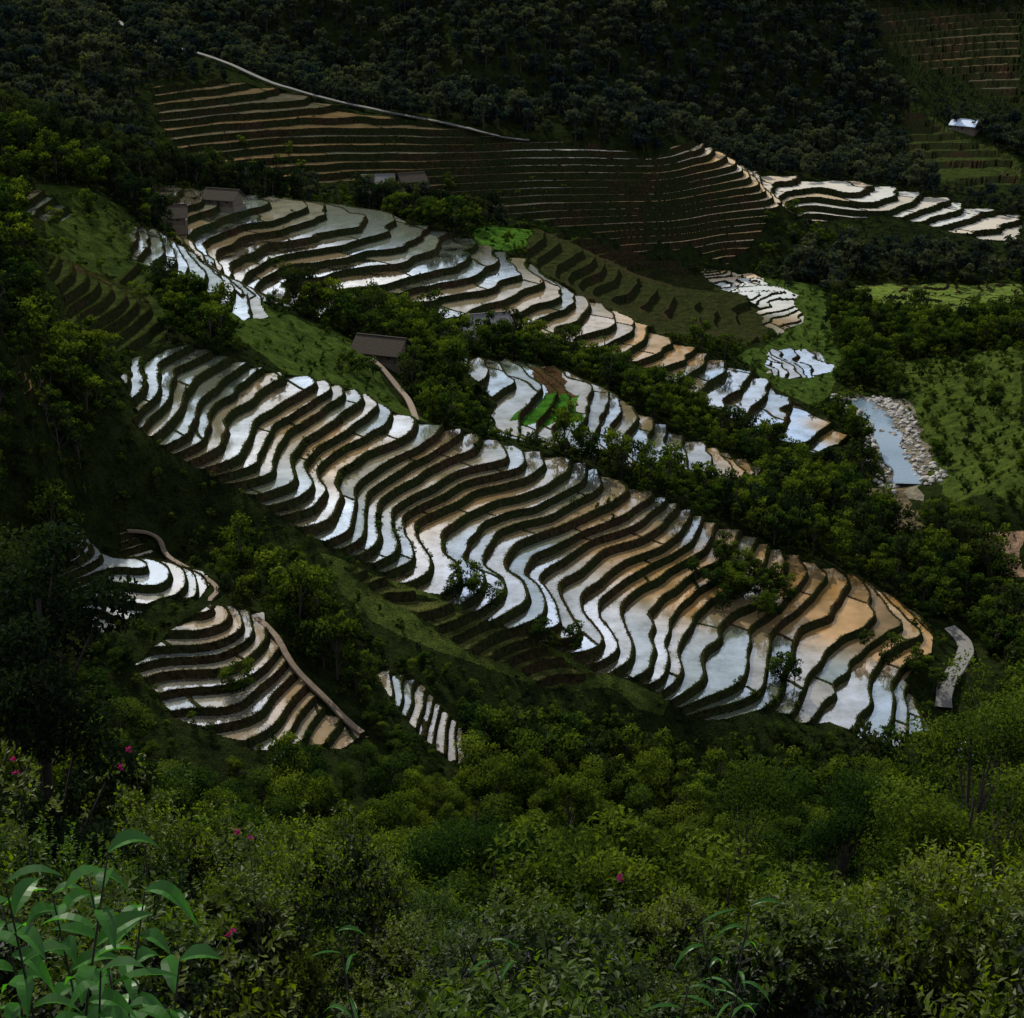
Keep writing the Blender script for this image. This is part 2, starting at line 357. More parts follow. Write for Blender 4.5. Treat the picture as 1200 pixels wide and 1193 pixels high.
MLf=leafmat('leaf_far_forest',(.012,.022,.022),(.048,.064,.054),.2)  # dark bluish leaf tone paints in cloud shadow and haze
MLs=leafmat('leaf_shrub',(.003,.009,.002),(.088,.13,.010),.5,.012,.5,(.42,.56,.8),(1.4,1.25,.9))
MLb=leafmat('leaf_broad',(.015,.07,.008),(.05,.19,.018),.6,.02,.4,(1,1,1),(1,1,1))
MG=leafmat('grass_tuft',(.012,.018,.006),(.04,.052,.014),.3)
MB=simplemat('bark',(.022,.018,.014),(.05,.042,.034),6)
def norm(a): return a/(np.linalg.norm(a,axis=-1,keepdims=True)+1e-9)
def leaves(c,dirl,nrm,L,Wd,fold=.15):
    dirl=norm(dirl); side=norm(np.cross(dirl,nrm)); up=np.cross(side,dirl)
    L=L[:,None];Wd=Wd[:,None]
    v=np.stack([c-dirl*L*.5, c+side*Wd*.5+up*Wd*fold-dirl*L*.05, c+dirl*L*.5-up*L*.08, c-side*Wd*.5+up*Wd*fold-dirl*L*.05],1)
    return v.reshape(-1,3)
def tube(pts,rad,seg=6):
    pts=np.array(pts,float); V_=[];Q_=[]
    for i,p in enumerate(pts):
        d=pts[min(i+1,len(pts)-1)]-pts[max(i-1,0)]; d=d/np.linalg.norm(d)
        a=np.cross(d,[.3,.9,.1]);a/=np.linalg.norm(a);b=np.cross(d,a)
        for s_ in range(seg):
            an=2*math.pi*s_/seg; V_.append(p+rad[i]*(a*math.cos(an)+b*math.sin(an)))
    for i in range(len(pts)-1):
        for s_ in range(seg):
            Q_.append([i*seg+s_,i*seg+(s_+1)%seg,(i+1)*seg+(s_+1)%seg,(i+1)*seg+s_])
    return np.array(V_),np.array(Q_)
def assemble(name,wood,LV,lv,mats,lmi=None):
    Vs=[];Qs=[];o=0;mi=[]
    for v,q in wood: Vs.append(v);Qs.append(q+o);o+=len(v);mi+= [1]*len(q)
    nl=len(LV)//4
    Vs.append(LV);Qs.append(np.arange(nl*4).reshape(-1,4)+o); mi+=([0]*nl if lmi is None else list(lmi))
    me=mesh_np(name,np.concatenate(Vs),np.concatenate(Qs),mats,mi)
    a=me.attributes.new('lv','FLOAT','FACE'); a.data.foreach_set('value',np.concatenate([np.zeros(len(mi)-nl),lv]).astype(np.float32))
    return me
def tree_mesh(name,h,cr,nl,ls,r,ml,nlobe=11,low=.25,asp=.55,tk=1.0):
    wood=[]; lean=r.uniform(-.06,.06,2)*h
    tp=[[0,0,-1],[lean[0]*.2,lean[1]*.2,h*.2],[lean[0]*.6,lean[1]*.6,h*.5],[lean[0],lean[1],h*.85]]
    wood.append(tube(tp,[h*.020*tk,h*.016*tk,h*.012*tk,h*.004]))
    lob=[]
    for i in range(nlobe):
        a=r.uniform(0,6.28); zz=r.uniform(low,.92); rad=cr*math.sqrt(max(0,1-((zz-.5)/.6)**2))*r.uniform(.25,.8)
        c=np.array([math.cos(a)*rad+lean[0],math.sin(a)*rad+lean[1],h*zz]); lr=cr*r.uniform(.22,.46)
        lob.append((c,lr)); st=np.array([lean[0]*.4,lean[1]*.4,h*max(.15,zz-.3)])
        wood.append(tube([st,(st+c)/2+[0,0,h*.02],c],[h*.008*tk,h*.006*tk,h*.003*tk],4))
    wts=np.array([l[1]**2 for l in lob]);wts/=wts.sum(); li=r.choice(nlobe,nl,p=wts)
    cc=np.array([l[0] for l in lob])[li]; lr=np.array([l[1] for l in lob])[li]
    d=norm(r.normal(size=(nl,3))+[0,0,.35]); rr=lr*(r.uniform(.25,1,nl)**.45)*r.uniform(.8,1.2,nl)
    c=cc+d*rr[:,None]*[1,1,.8]
    nrm=norm(d*.6+r.normal(size=(nl,3))*.55+[0,0,.45]); ax=norm(r.normal(size=(nl,3))*.8+d*.5-[0,0,.3])
    L=ls*r.uniform(.7,1.4,nl)
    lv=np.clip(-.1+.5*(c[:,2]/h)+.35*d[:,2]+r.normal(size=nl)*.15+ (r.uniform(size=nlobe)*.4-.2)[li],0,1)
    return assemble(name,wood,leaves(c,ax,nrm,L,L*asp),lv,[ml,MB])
def shrub_mesh(name,h,cr,ntw,r,ml,leaf=.085,per=14):
    wood=[];lob=[]
    nlb=13
    for i in range(nlb):
        a=r.uniform(0,6.28); rad=cr*r.uniform(0,.95); zz=h*r.uniform(.25,.85)*(1-.35*rad/cr)
        c=np.array([math.cos(a)*rad,math.sin(a)*rad,zz]); lob.append((c,cr*r.uniform(.16,.33)))
        wood.append(tube([[0,0,-.5],c*[.4,.4,.4],c*[.8,.8,.75],c],[.05,.035,.022,.008],5))
    li=r.integers(0,nlb,ntw); cc=np.array([l[0] for l in lob])[li];lr=np.array([l[1] for l in lob])[li]
    d=norm(r.normal(size=(ntw,3))+[0,0,.4]); base=cc+d*(lr*r.uniform(.5,1,ntw))[:,None]
    td=norm(d*.8+r.normal(size=(ntw,3))*.35+[0,0,.45]); tl=r.uniform(.15,.42,ntw)
    cen=(base+td*(tl*.45)[:,None])
    tw=leaves(cen,td,norm(r.normal(size=(ntw,3))),tl,np.full(ntw,.010))
    tt=np.tile(np.linspace(.05,1,per),ntw); bi=np.repeat(np.arange(ntw),per); m=len(bi)
    rad=norm(np.cross(td[bi],r.normal(size=(m,3))))
    ax=norm(td[bi]*.45+rad*.9+[0,0,.05]); L=leaf*r.uniform(.6,1.25,m)*(1-.35*tt)
    p=base[bi]+td[bi]*(tl[bi]*tt)[:,None]+ax*(L*.5)[:,None]
    nrm=norm(td[bi]*.6+[0,0,.6]+r.normal(size=(m,3))*.3)
    LV=np.concatenate([leaves(p,ax,nrm,L,L*.55),tw])
    lv=np.concatenate([np.clip(-.6+.6*tt+.5*d[bi,2]+.6*p[:,2]/h+r.normal(size=m)*.1+(r.uniform(size=nlb)*.6-.3)[li[bi]],0,1),np.zeros(ntw)])  # clump tops brightened as painted sunlight; twig tips also paler
    return assemble(name,wood,LV,lv,[ml,MB])
def coll(name,meshes):
    c=bpy.data.collections.new(name)
    for i,m in enumerate(meshes):
        o=bpy.data.objects.new(f'{name}_{i:02d}',m); c.objects.link(o)
    return c
def scatter(name,col,pts,scl,nproto,tilt=.06,zs=None):
    nP=len(pts); me=bpy.data.meshes.new(name); me.vertices.add(nP); me.vertices.foreach_set('co',np.asarray(pts,np.float32).ravel())
    a=me.attributes.new('scl','FLOAT_VECTOR','POINT')
    sc=np.stack([scl,scl,scl*(zs if zs is not None else 1)],1); a.data.foreach_set('vector',sc.astype(np.float32).ravel())
    a=me.attributes.new('rot','FLOAT_VECTOR','POINT'); a.data.foreach_set('vector',np.stack([rng.uniform(-tilt,tilt,nP),rng.uniform(-tilt,tilt,nP),rng.uniform(0,6.28,nP)],1).astype(np.float32).ravel())
    a=me.attributes.new('pid','INT','POINT'); a.data.foreach_set('value',rng.integers(0,nproto,nP).astype(np.int32))
    o=addobj(name,me); md=o.modifiers.new('instances','NODES'); g=bpy.data.node_groups.new(name+'_nodes','GeometryNodeTree'); md.node_group=g
    g.interface.new_socket('Geometry',in_out='INPUT',socket_type='NodeSocketGeometry');g.interface.new_socket('Geometry',in_out='OUTPUT',socket_type='NodeSocketGeometry')
    gi=g.nodes.new('NodeGroupInput');go=g.nodes.new('NodeGroupOutput'); ip=g.nodes.new('GeometryNodeInstanceOnPoints'); ci=g.nodes.new('GeometryNodeCollectionInfo')
    ci.inputs['Collection'].default_value=col; ci.inputs['Separate Children'].default_value=True; ci.inputs['Reset Children'].default_value=True
    def na(t,nm):
        q=g.nodes.new('GeometryNodeInputNamedAttribute'); q.data_type=t; q.inputs['Name'].default_value=nm; return q.outputs['Attribute']
    L=g.links.new
    L(gi.outputs[0],ip.inputs['Points']);L(ci.outputs[0],ip.inputs['Instance']); ip.inputs['Pick Instance'].default_value=True
    L(na('INT','pid'),ip.inputs['Instance Index']);L(na('FLOAT_VECTOR','rot'),ip.inputs['Rotation']);L(na('FLOAT_VECTOR','scl'),ip.inputs['Scale'])
    L(ip.outputs[0],go.inputs[0]); return o
r=np.random.default_rng(11)
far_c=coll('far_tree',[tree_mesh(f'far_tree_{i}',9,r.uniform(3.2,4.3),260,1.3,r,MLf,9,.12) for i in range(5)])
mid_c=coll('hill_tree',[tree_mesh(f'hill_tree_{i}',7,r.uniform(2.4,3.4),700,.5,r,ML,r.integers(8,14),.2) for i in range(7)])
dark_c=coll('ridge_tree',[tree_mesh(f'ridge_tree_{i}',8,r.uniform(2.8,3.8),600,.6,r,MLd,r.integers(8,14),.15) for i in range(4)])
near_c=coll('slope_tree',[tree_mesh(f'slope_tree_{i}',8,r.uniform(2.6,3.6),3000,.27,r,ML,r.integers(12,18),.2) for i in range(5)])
bush_c=coll('hill_bush',[tree_mesh(f'hill_bush_{i}',2.4,r.uniform(1.5,2.1),220,.4,r,ML,6,.1) for i in range(4)])
def tuft(r,nb=12):
    c=r.normal(size=(nb,3))*[.2,.2,0]; ax=norm(np.stack([r.normal(size=nb)*.6,r.normal(size=nb)*.6,np.ones(nb)],1)); L=r.uniform(.25,.55,nb)
    return assemble('tuft',[],leaves(c+ax*(L*.45)[:,None],ax,norm(r.normal(size=(nb,3))),L,L*.25),r.uniform(size=nb),[MG])
tuft_c=coll('tuft',[tuft(r) for _ in range(4)])
def banana(r):
    LVs=[]; 
    for i in range(9):
        a=r.uniform(0,6.28); d=np.array([math.cos(a),math.sin(a),0]); up=r.uniform(.6,1.5); p=np.array([0,0,1.6]); prev=p
        for s_ in range(4):
            q=p+d*.55+np.array([0,0,up*(.6-.35*s_)]); c=(p+q)/2
            LVs.append(leaves(c[None],(q-p)[None],np.array([[0,0,1.]]),np.array([np.linalg.norm(q-p)*1.25]),np.array([.55-.06*s_]))); p=q
    return assemble('banana',[tube([[0,0,-.3],[0,0,1],[0,0,1.8]],[.18,.14,.08])],np.concatenate(LVs),r.uniform(.3,1,36),[ML,MB])
ban_c=coll('banana_plant',[banana(r) for _ in range(3)])
# exclusions ---------------------------------------------------------------
RD={'road_far':[(60,0),(120,20),(180,50),(262,78),(330,105),(430,132),(550,158),(620,166)],
'road_lower':[(1106,734),(1124,746),(1134,762),(1128,780),(1113,796),(1105,814),(1106,840)],
'path_mid':[(430,418),(455,445),(475,470),(488,492)],
'path_left':[(300,722),(322,750),(345,790),(385,830),(425,865)],
'path_left2':[(150,632),(185,640),(200,662),(252,688),(245,705)],
'river':[(998,462),(1022,482),(1042,500),(1036,522),(1058,545),(1072,580)]}
RWd={'road_far':5,'road_lower':4,'path_mid':2.2,'path_left':1.3,'path_left2':1.1,'river':11}
def smooth_line(p,m=8):
    p=np.array(p);P_=np.vstack([2*p[0]-p[1],p,2*p[-1]-p[-2]]);o=[]
    for i in range(1,len(P_)-2):
        for t in np.linspace(0,1,m,endpoint=False):
            a,b,c,d=P_[i-1:i+3]; o.append(.5*((2*b)+(-a+c)*t+(2*a-5*b+4*c-d)*t*t+(-a+3*b-3*c+d)*t**3))
    o.append(p[-1]); return np.array(o)
RL={k_:smooth_line(hits(v)) for k_,v in RD.items()}
for k_ in ('road_lower','river'):
    l=RL[k_]
    for _ in range(3):
        pad=np.vstack([np.repeat(l[:1],4,0),l,np.repeat(l[-1:],4,0)]); l=np.stack([np.convolve(pad[:,i],np.ones(9)/9,'valid') for i in (0,1)],1)
    RL[k_]=l
def near_line(x,y,extra=2):
    m=np.zeros(len(x),bool)
    for k_,l in RL.items():
        w=RWd[k_]/2+extra
        for yo in ((0,-5,-10,-15) if k_ in('river','road_lower') else (0,-6,-14,-22) if k_=='road_far' else (0,-4)):
            for p in l: m|=(np.hypot(x-p[0],y-p[1]-yo)<w)
    return m
HS=[(440,222,13,8,.1,0),(482,218,9,7,.4,1),(195,262,11,8,.2,1),(262,240,10,7,-.3,1),(448,420,11,8,-.35,1),(572,388,11,7,.3,0),(545,398,8,6,-.4,0),(1130,152,12,7,-.6,2),(1128,888,3,2.4,.3,2)]
HP=hits([(a[0],a[1]) for a in HS])
def near_house(x,y):
    m=np.zeros(len(x),bool)
    for p in HP:
        for yo in (0,-6,-12,-18): m|=np.hypot(x-p[0],y-p[1]-yo)<5.3
    return m
def cand(y0,y1,sp,smin=-.46,smax=.46):
    o=[]
    yy=np.arange(y0,y1,sp)
    for y in yy:
        xs=np.arange(y*smin-10,y*smax+10,sp); o.append(np.stack([xs+rng.uniform(-.5,.5,len(xs))*sp,y+rng.uniform(-.5,.5,len(xs))*sp],1))
    return np.concatenate(o)
openz=[GW[k_] for k_ in 'abcdefghijklm']+[GW['f2']]
def openmask(x,y):
    m=np.zeros(len(x),bool)
    for p in openz: m|=inpoly(x,y,p)
    return m
LOWV=hits([(40,560),(140,500),(275,590),(262,640),(180,634),(40,640)])
def place(y0,y1,sp,Hs,openp,lowp=1.0,kf=2.1):
    p=cand(y0,y1,sp); x,y=p[:,0],p[:,1]; keep=(zoneid(x,y)<0)&~near_line(x,y)&~near_house(x,y)
    op=openmask(x,y)
    hill=inpoly(x,y,GW['a'])
    keep&=~op|(rng.uniform(size=len(x))<np.where(hill,min(1,openp*2.6),openp))
    keep&=rng.uniform(size=len(x))<lowp
    p=p[keep];op=op[keep];x,y=p[:,0],p[:,1]
    sc=rng.uniform(.5,1.4,len(x))*(1+.35*wnoise(x,y)); 
    sc=np.where(op,sc*.6,sc)
    sc=np.where(inpoly(x,y,LOWV),sc*.4,sc)
    h=H0(x,y)
    for fr in (.2,.4,.7,1.0):
        lk=Hs*fr*kf
        m=(zoneid(x,y+lk)>=0)|openmask(x,y+lk)&~op
        sc=np.where(m,np.minimum(sc,.14+.36*fr*rng.uniform(.6,1.2,len(x))),sc)
    return np.stack([x,y,h-.1],1),sc
p,sc=place(560,1120,6.6,9,.06,1,4.2)
scatter('distant_forest',far_c,p,sc,5); print('far',len(p))
p,sc=place(205,565,4.2,7,.12,1,2.3); zs=rng.uniform(.85,1.25,len(p))
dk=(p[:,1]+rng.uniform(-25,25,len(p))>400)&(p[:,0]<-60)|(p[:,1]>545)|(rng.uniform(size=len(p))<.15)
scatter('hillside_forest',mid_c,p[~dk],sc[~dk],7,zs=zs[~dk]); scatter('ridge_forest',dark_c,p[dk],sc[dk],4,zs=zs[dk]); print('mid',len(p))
p,sc=place(200,620,3.1,2.4,.5,.8); scatter('hillside_undergrowth',bush_c,p,sc*.9,4); print('bush',len(p))
p,sc=place(62,210,4.4,8,.1); scatter('valley_side_forest',near_c,p,np.clip(sc*1.05,.3,1.5),5,zs=rng.uniform(.75,1.2,len(p))); print('near',len(p))
vi=np.nonzero((inz&((fsn<=bw)|(fsn>.9999))&(Y<480)).ravel())[0]; vi=vi[rng.permutation(len(vi))[:15000]]
scatter('terrace_bank_grass',tuft_c,V[vi]+[0,0,-.08],rng.uniform(.35,.85,len(vi)),4)
vi=np.nonzero((inz&isr&(kind[zi]==0)).ravel())[0]; q_=wnoise(V[vi,0]*.6,V[vi,1]*.6); vi=vi[q_>.22]; vi=vi[rng.permutation(len(vi))[:260]]
scatter('terrace_bush',bush_c,V[vi],rng.uniform(.2,.55,len(vi)),4)
def cluster(name,col,nproto,spots,sc0):
    o=[];s_=[]
    for (u,v,ru,nn) in spots:
        c=hits([(u,v)])[0]
        for _ in range(nn):
            q=c+rng.normal(size=2)*ru; o.append(q); s_.append(sc0*rng.uniform(.6,1.25))
    o=np.array(o); z_=height(o[:,0],o[:,1]); scatter(name,col,np.column_stack([o,z_-.2]),np.array(s_),nproto)
cluster('field_tree_group',mid_c,7,[(868,690,4.2,24),(850,660,2,5),(900,700,3,8),(560,705,2.5,7),(1060,790,3,8),(920,800,1.5,3),(330,330,2,3),(215,365,4,10),(650,760,2,4),(285,800,1.5,3),(300,205,9,14),(960,280,10,32),(920,300,6,12),(478,435,2.5,5),(420,434,2.5,4),(500,240,6,6)],.72)
cluster('banana_grove',ban_c,3,[(500,240,5,12),(620,235,8,12),(880,590,3,10),(990,465,5,14),(1000,430,5,10),(700,415,4,10),(60,480,4,6)],.9)
print('scatter',time.time()-T0)
# ------------------------------------------------------------ roads / paths / river
MR=simplemat('road_concrete',(.085,.082,.077),(.14,.135,.127),.8); MPth=simplemat('dirt_path',(.09,.062,.038),(.155,.115,.078),1.5)
MRf=simplemat('gravel_road',(.04,.038,.036),(.09,.086,.08),.15)
MRock=simplemat('river_rock',(.14,.13,.12),(.38,.36,.33),1.2,.7)
mriv,nt,out=mat('river_water'); b=N(nt,'ShaderNodeBsdfPrincipled',Roughness=.12,Metallic=0.0); b.inputs['Base Color'].default_value=(.10,.15,.19,1); b.inputs['IOR'].default_value=2.6
n1=noise(nt,1.2,4); bp=N(nt,'ShaderNodeBump',Strength=.25,Distance=.15); nt.links.new(n1.outputs[0],bp.inputs['Height']); nt.links.new(bp.outputs[0],b.inputs['Normal']); nt.links.new(b.outputs[0],out.inputs[0])
def ribbon(name,line,w,m,zoff,level=False,skirt=.35):
    d=np.gradient(line,axis=0); d/=np.linalg.norm(d,axis=1,keepdims=True)+1e-9; nrm=np.stack([-d[:,1],d[:,0]],1)
    cs=np.array([-.54,-.5,-.25,0,.25,.5,.54]); Vs=[]
    zc=height(line[:,0],line[:,1])
    for s_ in (-.5,-.25,.25,.5): 
        q=line+nrm*w*s_*(1 if not level else .8); zc=np.maximum(zc,height(q[:,0],q[:,1])-.15)
    pad=np.pad(zc,2,'edge'); zc=np.maximum.reduce([pad[i:i+len(zc)] for i in range(5)])
    pad=np.pad(zc,4,'edge'); zc=np.convolve(pad,np.ones(9)/9,'valid')
    for i in range(len(line)):
        ww=w*(1+(.05 if not level else .22)*math.sin(i*.7))
        P_=line[i]+nrm[i]*cs[:,None]*ww; hz=np.full(7,zc[i]+zoff); hz[0]-=skirt;hz[-1]-=skirt
        Vs.append(np.column_stack([P_,hz]))
    Vs=np.array(Vs); a,b_=Vs.shape[:2]; ix=np.arange(a*b_).reshape(a,b_)
    Q_=np.stack([ix[:-1,:-1],ix[1:,:-1],ix[1:,1:],ix[:-1,1:]],-1).reshape(-1,4)
    return addobj(name,mesh_np(name,Vs.reshape(-1,3),Q_,[m]))
ribbon('mountain_road',RL['road_far'],2.1,MRf,.2)
ribbon('valley_road',RL['road_lower'],2.9,MR,.12)
ribbon('footpath',RL['path_mid'],1.2,MPth,.1)
ribbon('dirt_path',RL['path_left'],.9,MPth,.1)
ribbon('dirt_path',RL['path_left2'],.8,MPth,.1)
ribbon('river',RL['river'],7.0,mriv,.12,True)
def rock(r):
    import bmesh
    bm=bmesh.new(); bmesh.ops.create_icosphere(bm,subdivisions=2,radius=1)
    o=r.normal(size=(3,3))
    for v in bm.verts:
        c=v.co; k_=1+.2*math.sin(3*c.x+o[0][0]*3)+.15*math.sin(4*c.y+o[1][1]*4+c.z*2)
        v.co=Vector((c.x*k_*1.2,c.y*k_,c.z*k_*.6))
    me=bpy.data.meshes.new('rock'); bm.to_mesh(me); bm.free(); me.materials.append(MRock); return me
rock_c=coll('river_boulder',[rock(r) for _ in range(4)])
l=RL['river']; NR=480; ii=rng.integers(0,len(l),NR); off=np.column_stack([rng.choice([-1,1,1],NR)*rng.uniform(3.2,8.5,NR),rng.normal(size=NR)*2])
off[:45]*=.35
q=l[ii]+off; scatter('river_boulders',rock_c,np.column_stack([q,height(q[:,0],q[:,1])+.2]),rng.uniform(.2,1.0,NR)**2*.9+.1,4,.3)
# ------------------------------------------------------------ houses
Mwall=simplemat('earth_wall',(.08,.063,.045),(.14,.11,.08),2); Mth=simplemat('thatch_roof',(.022,.018,.014),(.062,.05,.038),3,.95,.6,.1)
Mgr=simplemat('fibre_cement_roof',(.075,.075,.08),(.14,.14,.145),2,.9,.4,.1); Mwh=simplemat('metal_roof',(.4,.5,.65),(.55,.62,.75),1,.4); Mdk=simplemat('dark_timber',(.02,.015,.01),(.04,.03,.02),5)
def box(name,x0,x1,y0,y1,z0,z1,m,parent):
    v=[(x,y,z) for x in(x0,x1) for y in(y0,y1) for z in(z0,z1)]
    f=[(0,1,3,2),(4,6,7,5),(0,4,5,1),(2,3,7,6),(0,2,6,4),(1,5,7,3)]
    me=bpy.data.meshes.new(name); me.from_pydata(v,[],f); me.materials.append(m); return addobj(name,me,parent)
def house(p,w,dp,rot,kind_):
    z=float(H0(np.array([p[0]]),np.array([p[1]]))[0])
    e=bpy.data.objects.new('farmhouse' if w>4 else 'field_hut',None); scene.collection.objects.link(e); e.location=(p[0],p[1],z-.2); e.rotation_euler=(0,0,rot)
    hw=2.7 if w>4 else 1.6
    roofm=[Mgr,Mth,Mwh][kind_]
    box('footing',-w/2-.6,w/2+.6,-dp/2-.6,dp/2+.6,-2.5,.35,Mwall,e)
    x0,x1,y0,y1=-w/2,w/2,-dp/2,dp/2
    rh=dp*.32
    v=[(x0,y0,.35),(x1,y0,.35),(x1,y1,.35),(x0,y1,.35),(x0,y0,hw),(x1,y0,hw),(x1,y1,hw),(x0,y1,hw),(x0,0,hw+rh),(x1,0,hw+rh)]
    me=bpy.data.meshes.new('walls'); me.from_pydata(v,[],[(0,1,5,4),(2,3,7,6),(1,2,6,9,5),(3,0,4,8,7)]); me.materials.append(Mwall); addobj('walls',me,e)
    ov=.9; k_=rh/(dp/2)
    for sgn,nm in ((-1,'roof_front'),(1,'roof_back')):
        a=[]
        for t in (0,.2):
            a+=[(x0-ov,0,hw+rh+.05+t),(x1+ov,0,hw+rh+.05+t),(x1+ov,sgn*(dp/2+ov),hw-ov*k_+.05+t),(x0-ov,sgn*(dp/2+ov),hw-ov*k_+.05+t)]
        me=bpy.data.meshes.new(nm); me.from_pydata(a,[],[(0,1,2,3),(4,7,6,5),(0,4,5,1),(1,5,6,2),(2,6,7,3),(3,7,4,0)]); me.materials.append(roofm); addobj(nm,me,e)
    box('ridge_cap',x0-ov,x1+ov,-.22,.22,hw+rh+.2,hw+rh+.38,roofm,e)
    box('door',-.6,.6,y0-.06,y0-.01,.36,min(2.4,hw-.2),Mdk,e)
    if w>4:
        for xx in (-w*.3,w*.3): box('window',xx-.5,xx+.5,y0-.05,y0-.01,1.3,2.2,Mdk,e)
        for i,xx in enumerate(np.linspace(x0+.3,x1-.3,4)): box(f'post_{i}',xx-.08,xx+.08,y0-.75,y0-.6,.3,hw-.45,Mdk,e)
for p_,a in zip(HP,HS): house(p_,a[2],a[3],a[4],a[5])
# ------------------------------------------------------------ foreground shrubs
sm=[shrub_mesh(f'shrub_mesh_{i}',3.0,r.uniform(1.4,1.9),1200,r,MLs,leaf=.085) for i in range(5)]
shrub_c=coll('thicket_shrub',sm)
ou=np.array([0,60,120,180,300,420,520,620,760,860,1000,1060,1120,1200]);ov=np.array([780,820,860,885,905,930,975,1000,1010,1000,985,960,930,880])
def gz(x,y): return float(H0(np.array([x]),np.array([y]))[0])
tp=[];ts=[];yy=7.5
while yy<52:
    spx_=2.0+yy*.075; hwid=.36*yy+2
    for x in np.arange(-hwid,hwid,spx_):
        x_=x+rng.uniform(-.5,.5)*spx_; y_=yy+rng.uniform(-.5,.5)*spx_
        u=600+F*x_/(y_*1.17); dep=22+math.degrees(math.atan((np.interp(u,ou,ov)-596.5)/F)); zt=-math.tan(math.radians(dep))*y_
        g0=gz(x_,y_); hgt=(zt-g0)*rng.uniform(.35,.98)
        if hgt<1.0: hgt=1.0
        s_=min(hgt,7)/3.15
        if yy<24:
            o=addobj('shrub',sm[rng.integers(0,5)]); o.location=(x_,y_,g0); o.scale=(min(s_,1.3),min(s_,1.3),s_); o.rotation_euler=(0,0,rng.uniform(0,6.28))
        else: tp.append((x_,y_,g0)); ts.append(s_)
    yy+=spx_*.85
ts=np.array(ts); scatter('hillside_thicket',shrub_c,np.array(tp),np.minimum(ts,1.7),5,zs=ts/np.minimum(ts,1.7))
for (u,v,y_,cr) in ((-5,590,36,2.6),(-80,600,46,5),(0,790,50,3.0),(1195,810,60,4.4),(1175,890,50,3.4),(1230,770,70,6),(560,915,75,4),(900,910,80,4.5),(1010,890,85,4)):
    x_=(u-600)/F*y_*1.08; dep=22+math.degrees(math.atan((v-596.5)/F)); zt=-math.tan(math.radians(dep))*y_; g0=gz(x_,y_); h_=zt-g0
    me=tree_mesh('broadleaf_tree_mesh',h_,cr,14000,.2,r,MLd if u<0 else ML,24,.15,.5,.45); o=addobj('broadleaf_tree',me); o.location=(x_,y_,g0)
def ginger(r,h,nl=16,L0=.42,W0=.13):
    lean=r.uniform(-.25,.25,2); pts=[np.array([lean[0]*t*t,lean[1]*t*t,t])*h*np.array([.6,.6,1]) for t in np.linspace(0,1,6)]
    wood=[tube(pts,[.014,.013,.011,.009,.007,.004],5)]; LV=[];lv=[]
    for i in range(nl):
        t=.45+.55*i/(nl-1); b=np.array([lean[0]*t*t*.6,lean[1]*t*t*.6,t])*h; a=i*2.4+r.uniform(-.5,.5); d=np.array([math.cos(a),math.sin(a),0]); L=L0*r.uniform(.6,1.2); dr=r.uniform(.4,1.1)
        side=np.array([-d[1],d[0],0])+[0,0,r.uniform(-.5,.5)]; side/=np.linalg.norm(side); ps=[];ns=9
        for s_ in range(ns):
            q=s_/(ns-1); c=b+d*L*q*(1-.1*q)+np.array([0,0,L*(.6*q-dr*q*q)]); w=W0*math.sin(math.pi*min(1,(q*.95+.03))**.8)*.5*(1+.08*math.sin(q*20+i))
            ps.append((c-side*w+[0,0,w*.5],c,c+side*w+[0,0,w*.5]))
        for s_ in range(ns-1):
            for e in (0,1): LV+= [ps[s_][e],ps[s_][e+1],ps[s_+1][e+1],ps[s_+1][e]]; lv.append(r.uniform(.5,.8)if e==0 else .3)
    return assemble('ginger',wood,np.array(LV),np.array(lv),[MLb,MB])
for (u,v,y_) in ((40,985,6.2),(85,1020,6.6),(10,1040,5.6),(60,1080,5.8),(150,1090,6.8),(180,1150,6.2),(120,1150,5.4),(20,1130,6.0),(100,1060,6.4),(800,1110,7.2),(660,1090,7.6),(840,1060,8.0),(740,1140,6.5),(440,1130,7.0),(905,1100,7.6)):
    x_=(u-600)/F*y_*1.2; dep=22+math.degrees(math.atan((v-596.5)/F)); zt=-math.tan(math.radians(dep))*y_; g0=gz(x_,y_); h_=zt-g0
    thin=u>300
    o=addobj('ginger_plant' if not thin else 'tall_grass_stalk',ginger(r,max(h_,1),22 if not thin else 14,.26 if not thin else .26,.08 if not thin else .026)); o.location=(x_,y_,g0)
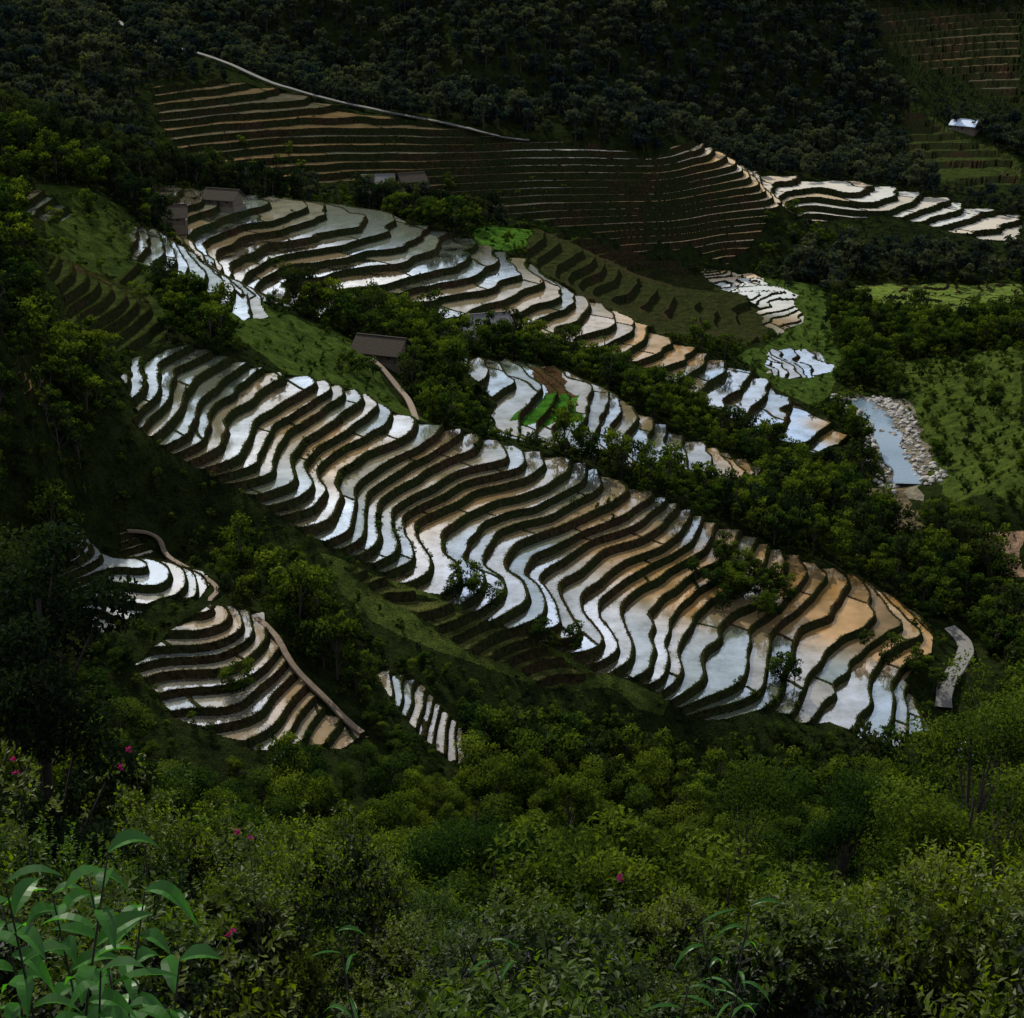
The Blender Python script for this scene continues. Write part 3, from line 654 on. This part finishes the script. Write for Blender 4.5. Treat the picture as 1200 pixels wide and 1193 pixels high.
# flowering azalea branches rising out of the shrubs
MF=leafmat('magenta_petal',(.2,.01,.11),(.35,.02,.2),.3,0,.3,(1,1,1),(1,1,1))
for (u,v,y_) in ((27,895,15),(290,975,13),(165,890,17),(255,1090,9),(725,1035,12)):
    x_=(u-600)/F*y_*1.17; dep=22+math.degrees(math.atan((v-596.5)/F)); k_=y_/12
    nt_=46; tw_d=norm(r.normal(size=(nt_,3))*[.5,.5,.25]+[0,0,.6]); bs=np.column_stack([r.normal(size=nt_)*.22,r.normal(size=nt_)*.22,-r.uniform(.05,1.1,nt_)])
    per=9; tt=np.tile(np.linspace(0,1,per),nt_); bi=np.repeat(np.arange(nt_),per); m=len(bi)
    rad=norm(np.cross(tw_d[bi],r.normal(size=(m,3)))); ax=norm(tw_d[bi]*.4+rad); L=.08*r.uniform(.6,1.2,m)
    lp=bs[bi]+tw_d[bi]*(tt*.28)[:,None]+ax*(L*.5)[:,None]; lp[:,2]-=.12
    LVl=leaves(lp,ax,norm(tw_d[bi]+r.normal(size=(m,3))*.3+[0,0,.5]),L,L*.5)
    fl=[];fn=0
    for cc_ in range(2):
        nb=9; cpos=r.normal(size=3)*[.05,.05,.03]*k_; d=norm(r.normal(size=(nb,3))+[0,0,.3])
        fl.append(leaves(cpos+d*.02*k_,d,norm(r.normal(size=(nb,3))),np.full(nb,.036*k_),np.full(nb,.026*k_))); fn+=nb
    LVa=np.concatenate([LVl]+fl); lmi=[0]*m+[2]*fn
    me=assemble('azalea',[tube([[0,0,-2.2],[.03,0,-1],[0,0,0]],[.012,.008,.004],4)],LVa,np.concatenate([r.uniform(.1,.8,m),r.uniform(size=fn)]),[MLs,MB,MF],lmi)
    o=addobj('flowering_azalea',me); o.location=(x_,y_,-math.tan(math.radians(dep))*y_)
print('fg',time.time()-T0)
# ------------------------------------------------------------ light
EL=math.radians(42); AZ=math.radians(-24)
Sd=Vector((math.sin(AZ)*math.cos(EL),math.cos(AZ)*math.cos(EL),math.sin(EL)))
sl=bpy.data.lights.new('sun','SUN'); sl.energy=5.0; sl.angle=math.radians(.5); sl.color=(1,.94,.82)
so=bpy.data.objects.new('sun',sl); scene.collection.objects.link(so); so.rotation_euler=Sd.to_track_quat('Z','Y').to_euler()
w=bpy.data.worlds.new('World'); scene.world=w; w.use_nodes=True; nt=w.node_tree; bg=nt.nodes['Background']
sky=nt.nodes.new('ShaderNodeTexSky'); sky.sky_type='NISHITA'; sky.sun_disc=False; sky.sun_elevation=EL; sky.sun_rotation=AZ
tc=nt.nodes.new('ShaderNodeTexCoord'); mp=nt.nodes.new('ShaderNodeMapping'); mp.inputs['Scale'].default_value=(1,1,2.5); nt.links.new(tc.outputs['Generated'],mp.inputs[0])
nn=nt.nodes.new('ShaderNodeTexNoise'); nn.inputs['Scale'].default_value=3.2; nn.inputs['Detail'].default_value=6; nt.links.new(mp.outputs[0],nn.inputs['Vector'])
cl=ramp(nt,nn.outputs[0],.42,.66); cm=math_(nt,'ADD',math_(nt,'MULTIPLY',cl,.62),.18,True)
nt.links.new(mix(nt,cm,sky.outputs[0],(12.8,13.3,14.2)),bg.inputs['Color']); bg.inputs['Strength'].default_value=.10
print('done',time.time()-T0)
